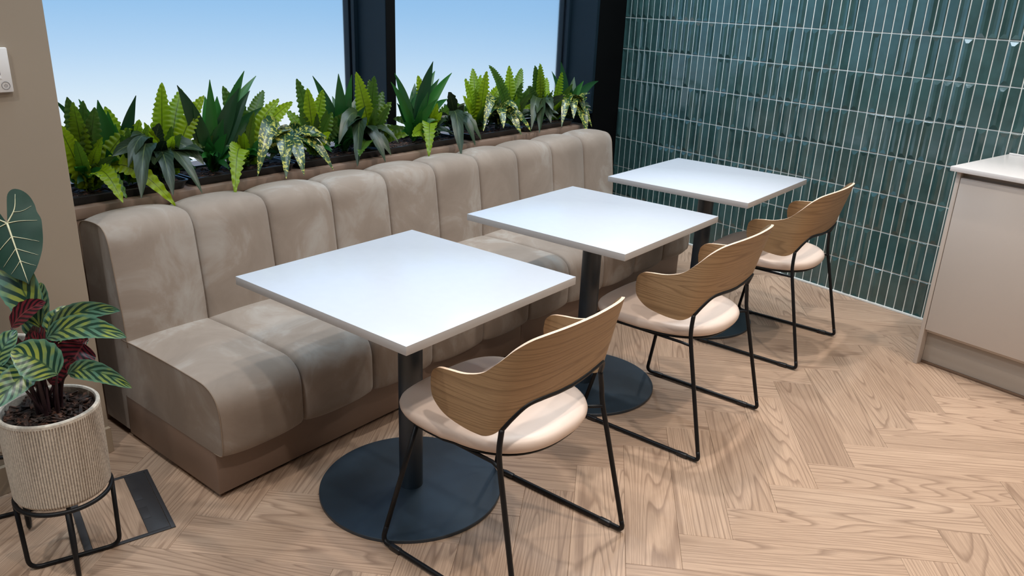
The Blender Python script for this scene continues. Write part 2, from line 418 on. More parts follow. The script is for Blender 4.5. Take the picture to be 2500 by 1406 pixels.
# ------------------------------------------------------------------ floor: herringbone planks, skewed like the tiled wall
Wp, Lp = 0.1652, 0.6608
ANG = math.radians(77.0); A1 = ANG-PI/4; A2 = ANG+PI/4
e1 = Vector((math.cos(A1), math.sin(A1), 0)); e2 = Vector((math.cos(A2), math.sin(A2), 0))
ORG = Vector((0.898, 0.831, 0)) - e1*Lp - e2*(Wp-Lp)
def wall_y(x): return 3.1042 - 0.2247*x
floor = struct(bm_obj('floor', bevel_box(-1.7, 5.2, -4.6, 3.6, -0.12, -0.006, r=0.001, seg=1), M['subfloor']))
g = 0.0003; ch = 0.0007
def plank_mesh():
    bm = bmesh.new(); v, f = box(bm, g, Lp-g, g, Wp-g, -0.005, 0.0)
    bmesh.ops.bevel(bm, geom=[e for e in bm.edges if all(q.co.z > -0.001 for q in e.verts)], offset=ch, segments=1, affect='EDGES')
    me = bpy.data.meshes.new('plank'); bm.normal_update(); bm.to_mesh(me); bm.free(); me.materials.append(M['floor']); return me
pm = plank_mesh(); far_bm = bmesh.new()
cands = []
for k in range(-60, 60):
    for q in range(-9, 10):
        o = ORG + (e1+e2)*(k*Wp) + (e1-e2)*(q*Lp)
        cands.append((o, A1)); cands.append((o + e1*(Lp+Wp) + e2*(Wp-Lp), A2))
planks = []
for o, a in cands:
    d = Vector((math.cos(a), math.sin(a), 0)); n = Vector((-d.y, d.x, 0)); ctr = o + d*Lp/2 + n*Wp/2
    if not (-1.75 < ctr.x < 5.0 and -4.4 < ctr.y < wall_y(ctr.x)+0.42): continue
    vd = (ctr-Vector((1.6349, -1.5744, 0)))
    along = vd.x*f0.x + vd.y*f0.y; side = vd.x*r0.x + vd.y*r0.y
    vis = along > 0.6 and abs(side) < along*0.75+0.5
    planks.append((0 if vis else 1, vd.length, o, a))
planks.sort(key=lambda t: (t[0], t[1]))
rest = []
for i, (nv, dist, o, a) in enumerate(planks):
    if i < 290 and nv == 0:
        p = bpy.data.objects.new('plank', pm); C.objects.link(p); p.parent = floor
        p.location = (o.x, o.y, R.uniform(-0.0003, 0.0)); p.rotation_euler = (0, 0, a)
    else: rest.append((o, a))
V = []; F = []
for o, a in rest:
    d = Vector((math.cos(a), math.sin(a), 0)); n = Vector((-d.y, d.x, 0)); b = len(V)
    for (s, t, z) in ((g, g, -0.005), (Lp-g, g, -0.005), (Lp-g, Wp-g, -0.005), (g, Wp-g, -0.005), (g, g, 0), (Lp-g, g, 0), (Lp-g, Wp-g, 0), (g, Wp-g, 0)):
        w_ = o + d*s + n*t; V.append((w_.x, w_.y, z))
    F += [tuple(b+i for i in q) for q in ((4, 5, 6, 7), (0, 1, 5, 4), (1, 2, 6, 5), (2, 3, 7, 6), (3, 0, 4, 7))]
fr = link_mesh('distant_planks', V, F, M['floor'], floor); fr['kind'] = 'stuff'

# ------------------------------------------------------------------ tiled wall
AL = math.atan(0.2247); KX = 1/math.cos(AL)
wb_ = struct(bm_obj('wall_back', bevel_box(-1.75, 5.6, 0.0, 0.12, 0, 3.2, r=0.001, seg=1), M['grout'], loc=(0, 3.1042, 0)))
wb_.rotation_euler = (0, 0, -AL)
PX, PZ = 0.0501*KX, 0.2052; TW, TH = PX-0.0058, PZ-0.0056; TY = 0.0
def tile_data(kind, x=0, z=0):
    hw, hh = TW/2, TH/2
    rings = [(hw, hh, 0.001), (hw, hh, -0.0022), (hw-0.0010, hh-0.0010, -0.0034)]
    if kind == 1: rings += [(hw-0.003, hh-0.003, -0.0036), (0.0065, hh-0.021, -0.0098)]
    if kind == 2: rings += [(hw-0.0035, hh-0.0035, -0.0050), (0.006, hh-0.022, -0.0012)]
    if kind == 0: rings += []
    Vt = []; Ft = []
    for (a, b, y) in rings:
        y += TY; Vt += [(x-a, y, z-b), (x+a, y, z-b), (x+a, y, z+b), (x-a, y, z+b)]
    for i in range(len(rings)-1):
        for k in range(4): Ft.append((4*i+k, 4*i+(k+1) % 4, 4*i+4+(k+1) % 4, 4*i+4+k))
    i = len(rings)-1; Ft.append((4*i, 4*i+1, 4*i+2, 4*i+3))
    return Vt, Ft
tmesh = []
for k in range(3):
    Vt, Ft = tile_data(k); me = bpy.data.meshes.new('tile'); me.from_pydata(Vt, [], Ft); me.materials.append(M['tile']); me.update(); tmesh.append(me)
tiles = []
for c in range(0, 94):
    for r in range(0, 13):
        X = (-1.3995 + (c+0.5)*0.0501)*KX; Z = (r+0.5)*PZ + 0.001
        if X > 3.4: continue
        if c > 49 and Z < 0.86: continue
        kind = R.choices((0, 1, 2), (0.30, 0.42, 0.28))[0]
        wx = X*math.cos(AL); d = math.hypot(wx-1.6349, wall_y(wx)+1.5744)
        vis = r <= 7 and c <= 55
        tiles.append((0 if vis else 1, d, X, Z, kind))
tiles.sort(key=lambda t: (t[0], t[1]))
V = []; F = []
for i, (nv, d, X, Z, kind) in enumerate(tiles):
    if i < 300:
        p = bpy.data.objects.new('tile', tmesh[kind]); C.objects.link(p); p.parent = wb_
        p.location = (X, R.uniform(-0.0004, 0.0004), Z); p.rotation_euler = (R.uniform(-0.002, 0.002), 0, R.uniform(-0.006, 0.006))
    else:
        Vt, Ft = tile_data(kind, X, Z); b = len(V); V += Vt; F += [tuple(b+j for j in q) for q in Ft]
tf = link_mesh('tile_field', V, F, M['tile'], wb_); tf['kind'] = 'stuff'
bs = struct(bm_obj('baseboard_back', bevel_box(-1.45*KX, 1.02*KX, -0.011, 0.0, 0.0, 0.012, r=0.002), M['white_trim'], loc=(0, 3.1042, 0))); bs.rotation_euler = (0, 0, -AL)

# ------------------------------------------------------------------ other walls and the windows
struct(bm_obj('wall_left', bevel_box(-1.75, -0.93, -4.6, -0.545, 0, 3.2, r=0.002), M['wall']))
bl = struct(bm_obj('baseboard_left', bevel_box(-0.93, -0.914, -4.6, -0.5455, 0, 0.095, r=0.002), M['skirting']))
struct(bm_obj('wall_front', bevel_box(-1.75, 5.2, -4.7, -4.6, 0, 3.2, r=0.001, seg=1), M['ceiling']))
struct(bm_obj('wall_right', bevel_box(5.1, 5.2, -4.6, 3.4, 0, 3.2, r=0.001, seg=1), M['wall']))
struct(bm_obj('ceiling', bevel_box(-1.75, 5.2, -4.7, 3.7, 3.2, 3.3, r=0.001, seg=1), M['ceiling']))
struct(bm_obj('wall_window', bevel_box(-1.75, -1.625, -0.545, 3.5, 0, 0.765, r=0.001, seg=1), M['darkcorner']), 'low wall below the windows behind the banquette')
GX = -1.625
def window(name, y0, y1, mull_y0, mull_y1, label):
    w = struct(empty(name, (GX, (y0+y1)/2, 0.81)), label)
    def part(n, b, mt, r=0.002):
        o = bm_obj(n, bevel_box(*b, r=r), mt); o.parent = w; o.matrix_parent_inverse = Matrix.Translation(-Vector(w.location)); return o
    pn = part('pane', (GX-0.010, GX, y0, y1, 0.812, 3.199), M['glass'], 0.0005)
    part('mullion', (-1.66, -1.4, mull_y0, mull_y1, 0.81, 3.199), M['frame'])
    part('glazing_bead', (GX, GX+0.022, y1-0.022, y1, 0.812, 3.199), M['frame'], 0.001)
    part('pane_shade_fin', (-1.705, -1.662, mull_y0-0.012, mull_y1+0.01, 0.80, 3.199), M['frame'])  # dark fin added outside the glass, blurs into a shaded pane edge
    return w
window('window_1', -0.54, 1.196, 1.198, 1.26, 'left frosted window with dark mullion above the planter ledge')
window('window_2', 1.262, 3.053, 3.059, 3.09, 'right frosted window between dark mullion and black corner panel')
struct(bm_obj('trim_1', bevel_box(-1.66, -1.398, 3.092, 3.45, 0, 3.199, r=0.001, seg=1), M['darkcorner']), 'black corner panel between the right window and the tiled wall')
# thin black plate keeps the first mullion's front without the window-glow tint
struct(bm_obj('trim_2', bevel_box(-1.3995, -1.396, 1.199, 1.259, 0.81, 3.199, r=0.0005, seg=1), M['darkcorner']), 'black front edge of the mullion between the windows')

ledge = tag(empty('window_ledge', (-1.38, 1.3, 0)), 'taupe planter ledge running below the windows behind the banquette', 'ledge')
def kid(n, b, mt, parent, r=0.002):
    o = bm_obj(n, bevel_box(*b, r=r), mt, smooth=True, angle=0.6); o.parent = parent
    o.matrix_parent_inverse = Matrix.Translation(-Vector(parent.location)); return o
kid('ledge_board', (-1.622, -1.140, -0.543, 2.64, 0.772, 0.810), M['ledge'], ledge)
kid('front_panel', (-1.18, -1.147, -0.54, 2.63, 0.0, 0.772), M['ledge'], ledge)

# ------------------------------------------------------------------ banquette
BY0, BY1 = -0.46, 2.60; NCH = 10; CW = (BY1-BY0)/NCH
backp = catmull([(-0.880, 0, 0.33), (-0.892, 0, 0.40), (-0.896, 0, 0.473), (-0.907, 0, 0.574), (-0.921, 0, 0.687), (-0.931, 0, 0.745), (-0.952, 0, 0.776), (-0.984, 0, 0.787), (-1.04, 0, 0.787), (-1.095, 0, 0.779), (-1.125, 0, 0.758), (-1.132, 0, 0.72), (-1.133, 0, 0.60)], 3)
seatp = catmull([(-0.93, 0, 0.394), (-0.86, 0, 0.398), (-0.75, 0, 0.402), (-0.62, 0, 0.404), (-0.51, 0, 0.403), (-0.435, 0, 0.401), (-0.392, 0, 0.390), (-0.362, 0, 0.366), (-0.348, 0, 0.33), (-0.345, 0, 0.28), (-0.345, 0, 0.23), (-0.347, 0, 0.19), (-0.360, 0, 0.173), (-0.40, 0, 0.169)], 3)
sofa = tag(empty('banquette', (-0.75, 1.07, 0)), 'long taupe velvet banquette with fluted back below the planter ledge', 'bench')
def channel(name, prof, i, amp, n=22):
    y0 = BY0+i*CW; V = []; F = []; m_ = len(prof)
    for a in range(m_):
        p = prof[a]; t = (prof[min(a+1, m_-1)]-prof[max(a-1, 0)]).normalized(); nrm = Vector((t.z, 0, -t.x))
        if name == 'back_channel': nrm = Vector((t.z, 0, -t.x))
        else: nrm = Vector((-t.z, 0, t.x)) * -1 if False else Vector((-t.z, 0, t.x))
        ramp_ = min(1, a/3, (m_-1-a)/4) if name == 'seat_channel' else min(1, (m_-1-a)/5)
        for k in range(n+1):
            s = k/n; s = 0.5-0.5*math.cos(PI*s); q = abs(2*s-1)
            outer = (i == 0 and k < n/2) or (i == NCH-1 and k > n/2); puff = amp*(1-q**2.7)*ramp_ - (0 if outer else 0.013*max(0, (q-0.94)/0.06)**1.3)*ramp_
            w_ = p + nrm*puff; V.append((w_.x, y0+s*CW, w_.z))
    for a in range(m_-1):
        for k in range(n): F.append((a*(n+1)+k, (a+1)*(n+1)+k, (a+1)*(n+1)+k+1, a*(n+1)+k+1))
    o = link_mesh(name, V, F, M['velvet'], smooth=True); o.parent = sofa; o.matrix_parent_inverse = Matrix.Translation(-Vector(sofa.location)); return o
def outward(prof, inside):
    pass
for i in range(NCH): channel('back_channel', backp, i, 0.020)
for i in range(NCH): channel('seat_channel', seatp, i, 0.013)
def side(name, pts, y, sgn, inset=0.035, push=0.007, mt='velvet'):
    bm = bmesh.new(); vs = [bm.verts.new((p[0], y, p[1])) for p in pts]
    f = bm.faces.new(vs); f.normal_update()
    if (f.normal.y > 0) != (sgn > 0): f.normal_flip()
    o = bm_obj(name, bm, M[mt]); o.parent = sofa; o.matrix_parent_inverse = Matrix.Translation(-Vector(sofa.location)); return o
bpts = [(p.x, p.z) for p in backp] + [(-1.133, 0.03), (-0.965, 0.03), (-0.958, 0.17), (-0.90, 0.18)]
spts = [(p.x, p.z) for p in seatp] + [(-0.95, 0.169), (-0.93, 0.30)]
for y, s in ((BY0, -1), (BY1, 1)):
    side('back_side_panel', bpts, y, s); side('seat_side_panel', spts, y+s*0.0015, s, inset=0.03)
    for pr_, nm in ((backp[2:], 'piping'), (seatp, 'piping')):
        o = tube(nm, [(p.x, y+s*0.001, p.z) for p in pr_], 0.0020, M['piping'], seg=6); o.parent = sofa; o.matrix_parent_inverse = Matrix.Translation(-Vector(sofa.location))
kid('back_board', (-1.140, -1.134, BY0+0.004, BY1-0.004, 0.03, 0.74), M['plinth'], sofa)
kid('plinth_panel', (-0.966, -0.395, -0.4595, 1.0785, 0.017, 0.172), M['plinth'], sofa, 0.0015)
kid('plinth_panel', (-0.955, -0.395, 1.0805, 2.592, 0.017, 0.172), M['plinth'], sofa, 0.0015)
kid('recessed_base', (-1.10, -0.415, -0.432, 2.572, 0.0, 0.03), M['darkcorner'], sofa, 0.001)

# ------------------------------------------------------------------ tables
def make_table():
    t = empty('cafe_table')
    bm = bevel_box(-0.3595, 0.3595, -0.3595, 0.3595, 0.7145, 0.7400, r=0.0012, seg=2)
    for f in bm.faces: f.material_index = 0 if f.normal.z > 0.5 else 1
    bm_obj('tabletop', bm, [M['laminate'], M['laminate_edge']], t, smooth=True, angle=0.5)
    bbox_obj('mounting_plate', (-0.15, 0.15, -0.15, 0.15, 0.7065, 0.7145), M['black'], t, 0.002)
    lathe('column', [(0.0385, 0.012), (0.0385, 0.7065)], M['black_base'], t, seg=48)
    lathe('base_plate', [(0.2965, 0.0), (0.2985, 0.002), (0.2985, 0.0105), (0.2970, 0.0125)], M['black_base'], t, seg=128)
    return t
T0 = make_table(); T1_ = copy_tree(T0); T2_ = copy_tree(T0)
for o, (x, y), lb in ((T0, (0, 0), 'white square cafe table nearest the camera, on a black disc base'),
                      (T1_, (-0.012, 1.028), 'middle one of the three white square cafe tables in front of the banquette'),
                      (T2_, (-0.019, 2.057), 'white square cafe table farthest back, next to the green tiled wall')):
    o.location = (x, y, 0); tag(o, lb, 'table', 'white cafe tables along the banquette')

# ------------------------------------------------------------------ chairs
def make_chair():
    c = empty('dining_chair')
    # wrap-around plywood back: (y, x, top, bottom)
    T = [(0.0, 0.228, 0.804, 0.592), (0.06, 0.2265, 0.8045, 0.596), (0.12, 0.221, 0.803, 0.602), (0.17, 0.209, 0.797, 0.598), (0.203, 0.193, 0.785, 0.568), (0.226, 0.172, 0.760, 0.531),
         (0.239, 0.144, 0.722, 0.515), (0.245, 0.102, 0.683, 0.508), (0.248, 0.045, 0.661, 0.510), (0.248, -0.015, 0.653, 0.521), (0.246, -0.050, 0.646, 0.538), (0.244, -0.071, 0.628, 0.560), (0.243, -0.077, 0.600, 0.590)]
    half = catmull([(a, b, 0) for a, b, _, _ in T], 5); hz = catmull([(0, t, b) for _, _, t, b in T], 5)
    cols = [(-p.x, p.y, q.y, q.z) for p, q in list(zip(half, hz))[::-1]] + [(p.x, p.y, q.y, q.z) for p, q in list(zip(half, hz))[1:]]
    nz_ = 10; th = 0.0095; V = []; F = []; MI = []; n = len(cols); UV = []
    def pos(i, k, off):
        y, x, zt, zb = cols[i]; s = k/nz_; z = zb+(zt-zb)*s
        a, b = cols[max(i-1, 0)], cols[min(i+1, n-1)]
        t = Vector((b[1]-a[1], b[0]-a[0], 0)); t = t.normalized() if t.length > 1e-9 else Vector((0, 1, 0))
        nrm = Vector((t.y, -t.x, 0))
        lean = 0.30*max(0, (x-0.10)/0.13)*(z-0.72)
        p = Vector((x+lean, y, z)) + nrm*off; return p
    for side_ in (1, -1):
        for i in range(n):
            for k in range(nz_+1): V.append(pos(i, k, side_*th/2))
    S = n*(nz_+1)
    for i in range(n-1):
        for k in range(nz_):
            a = i*(nz_+1)+k; b = a+nz_+1
            F.append((a, b, b+1, a+1)); MI.append(0)
            F.append((S+a, S+a+1, S+b+1, S+b)); MI.append(0)
    for i in range(n-1):
        for k, fl in ((0, False), (nz_, True)):
            a = i*(nz_+1)+k; b = a+nz_+1
            F.append((a, S+a, S+b, b) if not fl else (a, b, S+b, S+a)); MI.append(1)
    for i in (0, n-1):
        for k in range(nz_):
            a = i*(nz_+1)+k
            F.append((a, a+1, S+a+1, S+a) if i == 0 else (a, S+a, S+a+1, a+1)); MI.append(1)
    arc = [0.0]
    for i in range(1, n): arc.append(arc[-1]+math.hypot(cols[i][0]-cols[i-1][0], cols[i][1]-cols[i-1][1]))
    UV = [(arc[i], pos(i, k, 0).z) for s_ in (0, 1) for i in range(n) for k in range(nz_+1)]
    o = link_mesh('backrest', V, F, [M['oak_ply'], M['ply_edge']], c, smooth=True, mi=MI, uvs=UV); o.data.set_sharp_from_angle(angle=0.8)
    # padded seat
    def outline(k, nseg=64):
        pts = []
        for i in range(nseg):
            a = 2*PI*i/nseg; ca, sa = math.cos(a), math.sin(a)
            ex = 3.3 if ca < 0 else 2.5
            rx = 0.250; ry = 0.240 if ca < 0 else 0.232
            x = abs(ca)**(2/ex)*rx*(1 if ca > 0 else -1); y = abs(sa)**(2/ex)*ry*(1 if sa > 0 else -1)
            pts.append((-0.058+x*k, 0.006+y*k))
        return pts
    rings = [(0.30, 0.449), (0.55, 0.4505), (0.75, 0.4525), (0.88, 0.4535), (0.95, 0.4505), (0.985, 0.444), (1.0, 0.434), (0.995, 0.424), (0.975, 0.414), (0.93, 0.409), (0.5, 0.407)]
    V = [(-0.058, 0, 0.462)]; F = []; ns = 64
    for k, z in rings:
        for (x, y) in outline(k):
            drop = 0.012*max(0, (-x-0.22)/0.10)**2 - 0.013
            V.append((x, y, z-drop))
    for i in range(ns): F.append((0, 1+i, 1+(i+1) % ns))
    for r_ in range(len(rings)-1):
        for i in range(ns):
            a = 1+r_*ns+i; b = 1+r_*ns+(i+1) % ns; F.append((a, a+ns, b+ns, b))
    F.append(tuple(1+(len(rings)-1)*ns+i for i in range(ns))[::-1])
    link_mesh('seat', V, F, M['pad'], c, smooth=True)
    V = []; F = []
    for k, z in ((0.60, 0.407), (0.955, 0.4085), (0.94, 0.401), (0.60, 0.396)):
        for (x, y) in outline(k): V.append((x, y, z + 0.013 - 0.010*max(0, (-x-0.22)/0.10)**2))
    for r_ in range(3):
        for i in range(ns): a = r_*ns+i; b = r_*ns+(i+1) % ns; F.append((a, a+ns, b+ns, b))
    F.append(tuple(3*ns+i for i in range(ns))[::-1])
    link_mesh('seat_shell', V, F, M['black'], c, smooth=True)
    r = 0.0075
    pts = []
    for i in range(n):
        y, x, zt, zb = cols[i]
        if x > 0.174: pts.append(pos(i, 0, 0.002) + Vector((0.0, 0, -0.0055)))
    tube('back_rail', pts, 0.0070, M['black'], c)
    for s in (-1, 1):
        ft = Vector((-0.178, s*0.200, 0.410)); ff = Vector((-0.262, s*0.262, 0.0105)); rf = Vector((0.250, s*0.262, 0.0105))
        k1 = Vector((0.154, s*0.236, 0.430))
        tube('front_leg', [ft, ff+(ft-ff).normalized()*0.055], r, M['black'], c)
        tube('runner', fillet([ff+(ft-ff).normalized()*0.056, ff, rf, rf+(k1-rf).normalized()*0.036], [0.05, 0.033], 7), r, M['black'], c)
        tube('rear_leg', catmull([rf+(k1-rf).normalized()*0.035, rf.lerp(k1, 0.4), rf.lerp(k1, 0.75), k1, (0.148, s*0.234, 0.480), pts[0 if s < 0 else -1]], 6), r, M['black'], c)
        for gx in (-0.205, 0.185):
            bm = bevel_box(gx-0.022, gx+0.022, s*0.262-0.0085, s*0.262+0.0085, 0.0, 0.0185, r=0.005, seg=3)
            bm_obj('glide', bm, M['glide'], c, smooth=True, angle=0.9)
        tube('seat_bracket', [(-0.178, s*0.200, 0.410), (-0.09, s*0.195, 0.408), (0.10, s*0.2, 0.408), (0.158, s*0.232, 0.420)], 0.0055, M['black'], c, seg=8)
    return c
CH0 = make_chair(); CH1 = copy_tree(CH0); CH2 = copy_tree(CH0)
for o, y, x, lb in ((CH0, 0.0, 0.41, 'wooden-backed chair at the nearest table, black sled legs, cream seat'),
                 (CH1, 1.045, 0.405, 'wooden-backed chair at the middle table, behind the nearest chair'),
                 (CH2, 2.055, 0.385, 'wooden-backed chair at the farthest table, in front of the green tiles')):
    o.location = (x, y, 0); tag(o, lb, 'chair', 'oak shell chairs with cream seats at the cafe tables')

# ------------------------------------------------------------------ kitchen unit, square with the tiled wall
KU = tag(empty('base_cabinet', (1.0145, 2.272, 0), -AL), 'greige handleless kitchen base unit under a white worktop at the right', 'cabinet')
Dp = 0.575
def kb(n, b, mt, r=0.0015, parent=KU): return bbox_obj(n, b, M[mt], parent, r)
kb('side_panel', (0.0, 0.018, 0.0, Dp, 0.0, 0.908), 'unit')
dr = kb('door', (0.021, 0.617, 0.0, 0.020, 0.177, 0.884), 'unit')
dr2 = kb('door', (0.620, 1.216, 0.0, 0.020, 0.177, 0.884), 'unit')
kb('carcass', (0.019, 1.23, 0.022, Dp, 0.16, 0.860), 'unit')
kb('handle_rail', (0.019, 1.23, 0.030, Dp, 0.862, 0.907), 'unit_dark')
kb('kickboard', (0.019, 1.23, 0.045, 0.060, 0.012, 0.16), 'unit_dark')
kb('kick_seal', (0.019, 1.23, 0.040, 0.062, 0.0, 0.011), 'subfloor')
WT = tag(empty('worktop', (1.0145, 2.272, 0), -AL), 'white worktop slab on the greige kitchen unit against the tiles', 'worktop')
kb('slab', (-0.022, 1.26, -0.022, Dp, 0.909, 0.930), 'worktop', 0.002, WT)
kb('upstand', (-0.015, 1.26, Dp-0.012, Dp, 0.930, 0.938), 'worktop', 0.002, WT)

# ------------------------------------------------------------------ floor box
c1, c2, c3 = Vector((-0.722, -0.528, 0)), Vector((-0.369, -0.624, 0)), Vector((-0.424, -0.862, 0))
ex_ = (c2-c1).normalized(); LX = (c2-c1).length; LYB = (c3-c2).length
FB = tag(empty('floor_box', tuple(c2), math.atan2(ex_.y, ex_.x)), 'dark floor socket box with wood inlay set into the floor beside the plant pot', 'floor box')
ins = 0.013
for b in ((-LX, 0, -ins, 0, 0, 0.004), (-LX, 0, -LYB, -LYB+0.02, 0, 0.004), (-LX, -LX+ins, -LYB+0.02, -ins, 0, 0.004), (-ins, 0, -LYB+0.02, -ins, 0, 0.004)):
    kb('frame_side', b, 'metal_dark', 0.0012, FB)
kb('hinged_strip', (-LX+ins+.001, -ins-.001, -0.075, -ins-0.001, 0.0, 0.0034), 'metal_dark', 0.0008, FB)
for a, b_ in ((0.10, 0.19), (0.215, 0.30)):
    fl = kb('cable_flap', (-LX+a, -LX+b_-0.02, -0.073, -0.05, 0.0034, 0.0044), 'metal_dark', 0.0005, FB)
inl = bm_obj('wood_inlay', bevel_box(-LX+ins+.001, -ins-.001, -LYB+0.021, -0.076, 0.0, 0.0028, r=0.0006), M['floor'], FB)
inl.data.transform(Matrix.Identity(4))

# ------------------------------------------------------------------ controller on the beige wall
TH_ = tag(empty('thermostat', (-0.93, -0.708, 1.294)), 'white wall controller with power button on the beige wall', 'thermostat')
kb('casing', (0, 0.012, -0.045, 0.045, -0.061, 0.061), 'plastic_white', 0.003, TH_)
kb('display', (0.012, 0.0127, -0.034, 0.017, -0.012, 0.040), 'screen', 0.0003, TH_)
kb('rocker', (0.012, 0.0128, -0.02, 0.018, -0.024, -0.017), 'plastic_white', 0.0003, TH_)
def ring_yz(name, cy, cz, rad, wd, mt, parent, x=0.0127, a0=0, a1=2*PI, seg=40):
    pts = [(x, cy+rad*math.cos(a0+(a1-a0)*i/seg), cz+rad*math.sin(a0+(a1-a0)*i/seg)) for i in range(seg+1)]
    full = abs(a1-a0-2*PI) < 1e-6
    return tube(name, pts[:-1] if full else pts, wd, M[mt], parent, seg=6, closed=full)
bt = ring_yz('power_button', 0.026, -0.042, 0.0105, 0.0006, 'mark', TH_)
ring_yz('power_symbol', 0.026, -0.042, 0.0038, 0.00045, 'mark', TH_, a0=PI/2+0.6, a1=PI/2+2*PI-0.6, seg=24)
tube('power_symbol', [(0.0127, 0.026, -0.0415), (0.0127, 0.026, -0.0368)], 0.00045, M['mark'], TH_, seg=6)

# ------------------------------------------------------------------ leaves
def bez(a, b, c, t): return a*(1-t)**2 + b*2*t*(1-t) + c*t*t
SHAPES = {
    'fern': lambda v: (math.sin(PI*min(1, 0.10+0.9*v)**0.85))**0.62,
    'dracaena': lambda v: 0.16*(1-v)+0.84*(math.sin(PI*v**0.95))**0.95 if v > 0 else 0,
    'croton': lambda v: (math.sin(PI*v**0.80))**0.75,
    'aucuba': lambda v: (math.sin(PI*v**0.85))**0.80,
    'calathea': lambda v: (math.sin(PI*v**0.82))**0.62,
    'calathea_red': lambda v: (math.sin(PI*v**0.82))**0.62,
}
def leaf(kind, base, tip, W, lift=0.3, ref=None, parent=None, matname=None, petiole=0.12, fold=0.18, wav=0.0, nseg=16, ncross=4, wamp=0.13, rnd=R):
    base = Vector(base); tip = Vector(tip); L = (tip-base).length
    if L < 0.02: L = 0.02; tip = base+Vector((0, 0, 0.02))
    hd = Vector((tip.x-base.x, tip.y-base.y, 0))
    ctrl = base*0.5+tip*0.5 + Vector((0, 0, 1))*lift*hd.length - hd*0.12
    ref = Vector(ref) if ref is not None else Vector((0.75, -0.45, 0.5))
    ref = (ref+Vector((rnd.uniform(-.3, .3), rnd.uniform(-.3, .3), rnd.uniform(-.2, .2)))).normalized()
    V = []; F = []; UV = []; nc = ncross
    ph = rnd.uniform(0, 6.28); fq = rnd.uniform(0.9, 1.1)
    for i in range(nseg+1):
        t = i/nseg; tt = petiole*0 + t
        p = bez(base, ctrl, tip, tt); d = (bez(base, ctrl, tip, min(1, tt+0.02))-bez(base, ctrl, tip, max(0, tt-0.02))).normalized()
        side_ = d.cross(ref); side_ = side_.normalized() if side_.length > 0.05 else d.cross(Vector((0, 0, 1))).normalized()
        nrm = side_.cross(d).normalized()
        v = max(0.0, (t-petiole)/(1-petiole)); w_ = max(0.0012, 0.5*W*SHAPES[kind](min(1, v))) if v > 0 else 0.0012
        for k in range(nc+1):
            u = 2*k/nc-1; a = abs(u)
            off = fold*w_*a**1.3
            ww = w_
            if wav and v > 0:
                x_ = v*L/0.013*fq
                ww = w_*(1+(wamp+0.45*wamp*math.sin(v*9+ph))*math.sin(x_*2*PI/1.55+ph+0.8*math.sin(x_*.9+ph)+(1.4 if u > 0 else 0))*a)
                off += wav*math.sin(x_*2*PI/1.55+ph+(2.1 if u > 0 else 0))*a**1.5
            V.append(p + side_*u*ww + nrm*off); UV.append((u/2+0.5, v))
    for i in range(nseg):
        for k in range(nc):
            a = i*(nc+1)+k; F.append((a, a+1, a+nc+2, a+nc+1))
    return link_mesh('leaf', V, F, M[matname or kind], parent, smooth=True, uvs=UV)

def rooted(name, base):
    return empty(name, tuple(base))
def attach(o, parent):
    o.parent = parent; o.matrix_parent_inverse = Matrix.Translation(-Vector(parent.location)); return o

# ------------------------------------------------------------------ black trays of bark on the ledge
ZL = 0.810
trays = [(-0.50, -0.015), (-0.005, 0.475), (0.485, 0.975), (0.985, 1.515), (1.60, 2.040), (2.055, 2.545)]
def bark_chips(name, x0, x1, y0, y1, z, n, parent, size=0.022, circ=None, seed=1):
    rr_ = random.Random(seed); V = []; F = []
    # undulating bed
    gx, gy = 14, 22
    if circ is None:
        for i in range(gx+1):
            for j in range(gy+1): V.append((x0+(x1-x0)*i/gx, y0+(y1-y0)*j/gy, z+rr_.uniform(-.006, .004)))
        for i in range(gx):
            for j in range(gy): a = i*(gy+1)+j; F.append((a, a+gy+1, a+gy+2, a+1))
    else:
        cx, cy, r_ = circ; V.append((cx, cy, z)); m_ = 30
        for q in range(1, 5):
            for j in range(m_): V.append((cx+r_*q/4*math.cos(2*PI*j/m_), cy+r_*q/4*math.sin(2*PI*j/m_), z+rr_.uniform(-.005, .004)))
        for j in range(m_): F.append((0, 1+j, 1+(j+1) % m_))
        for q in range(3):
            for j in range(m_): a = 1+q*m_+j; b = 1+q*m_+(j+1) % m_; F.append((a, a+m_, b+m_, b))
    for _ in range(n):
        if circ is None: c = Vector((rr_.uniform(x0+.008, x1-.008), rr_.uniform(y0+.012, y1-.012), z+rr_.uniform(0.0, .007)))
        else:
            a = rr_.uniform(0, 6.28); q = circ[2]*0.9*math.sqrt(rr_.random()); c = Vector((circ[0]+q*math.cos(a), circ[1]+q*math.sin(a), z+rr_.uniform(0, .008)))
        l, w_, h = rr_.uniform(.5, 1.3)*size, rr_.uniform(.10, .32)*size, rr_.uniform(.05, .13)*size
        mt = Matrix.Translation(c) @ Matrix.Rotation(rr_.uniform(0, 6.28), 4, 'Z') @ Matrix.Rotation(rr_.uniform(-.5, .5), 4, 'X') @ Matrix.Rotation(rr_.uniform(-.4, .4), 4, 'Y')
        b = len(V)
        for q in ((-l, -w_, -h), (l, -w_*.6, -h), (l*.9, w_, -h), (-l, w_*.8, -h), (-l*.9, -w_*.8, h), (l*.8, -w_*.5, h), (l, w_*.7, h), (-l*.8, w_, h)): V.append(mt @ (Vector(q)*0.5))
        F += [tuple(b+i for i in q) for q in ((0, 3, 2, 1), (4, 5, 6, 7), (0, 1, 5, 4), (1, 2, 6, 5), (2, 3, 7, 6), (3, 0, 4, 7))]
    o = link_mesh(name, V, F, M['bark']); o['kind'] = 'stuff'
    attach(o, parent); return o
tray_lab = ['black planter tray at the left end of the ledge, next to the beige wall', 'second black planter tray from the beige wall', 'third black planter tray from the beige wall, below variegated leaves',
            'fourth black planter tray, in front of the window mullion', 'fifth black planter tray, below the right window', 'black planter tray at the far end of the ledge, near the tiled wall']
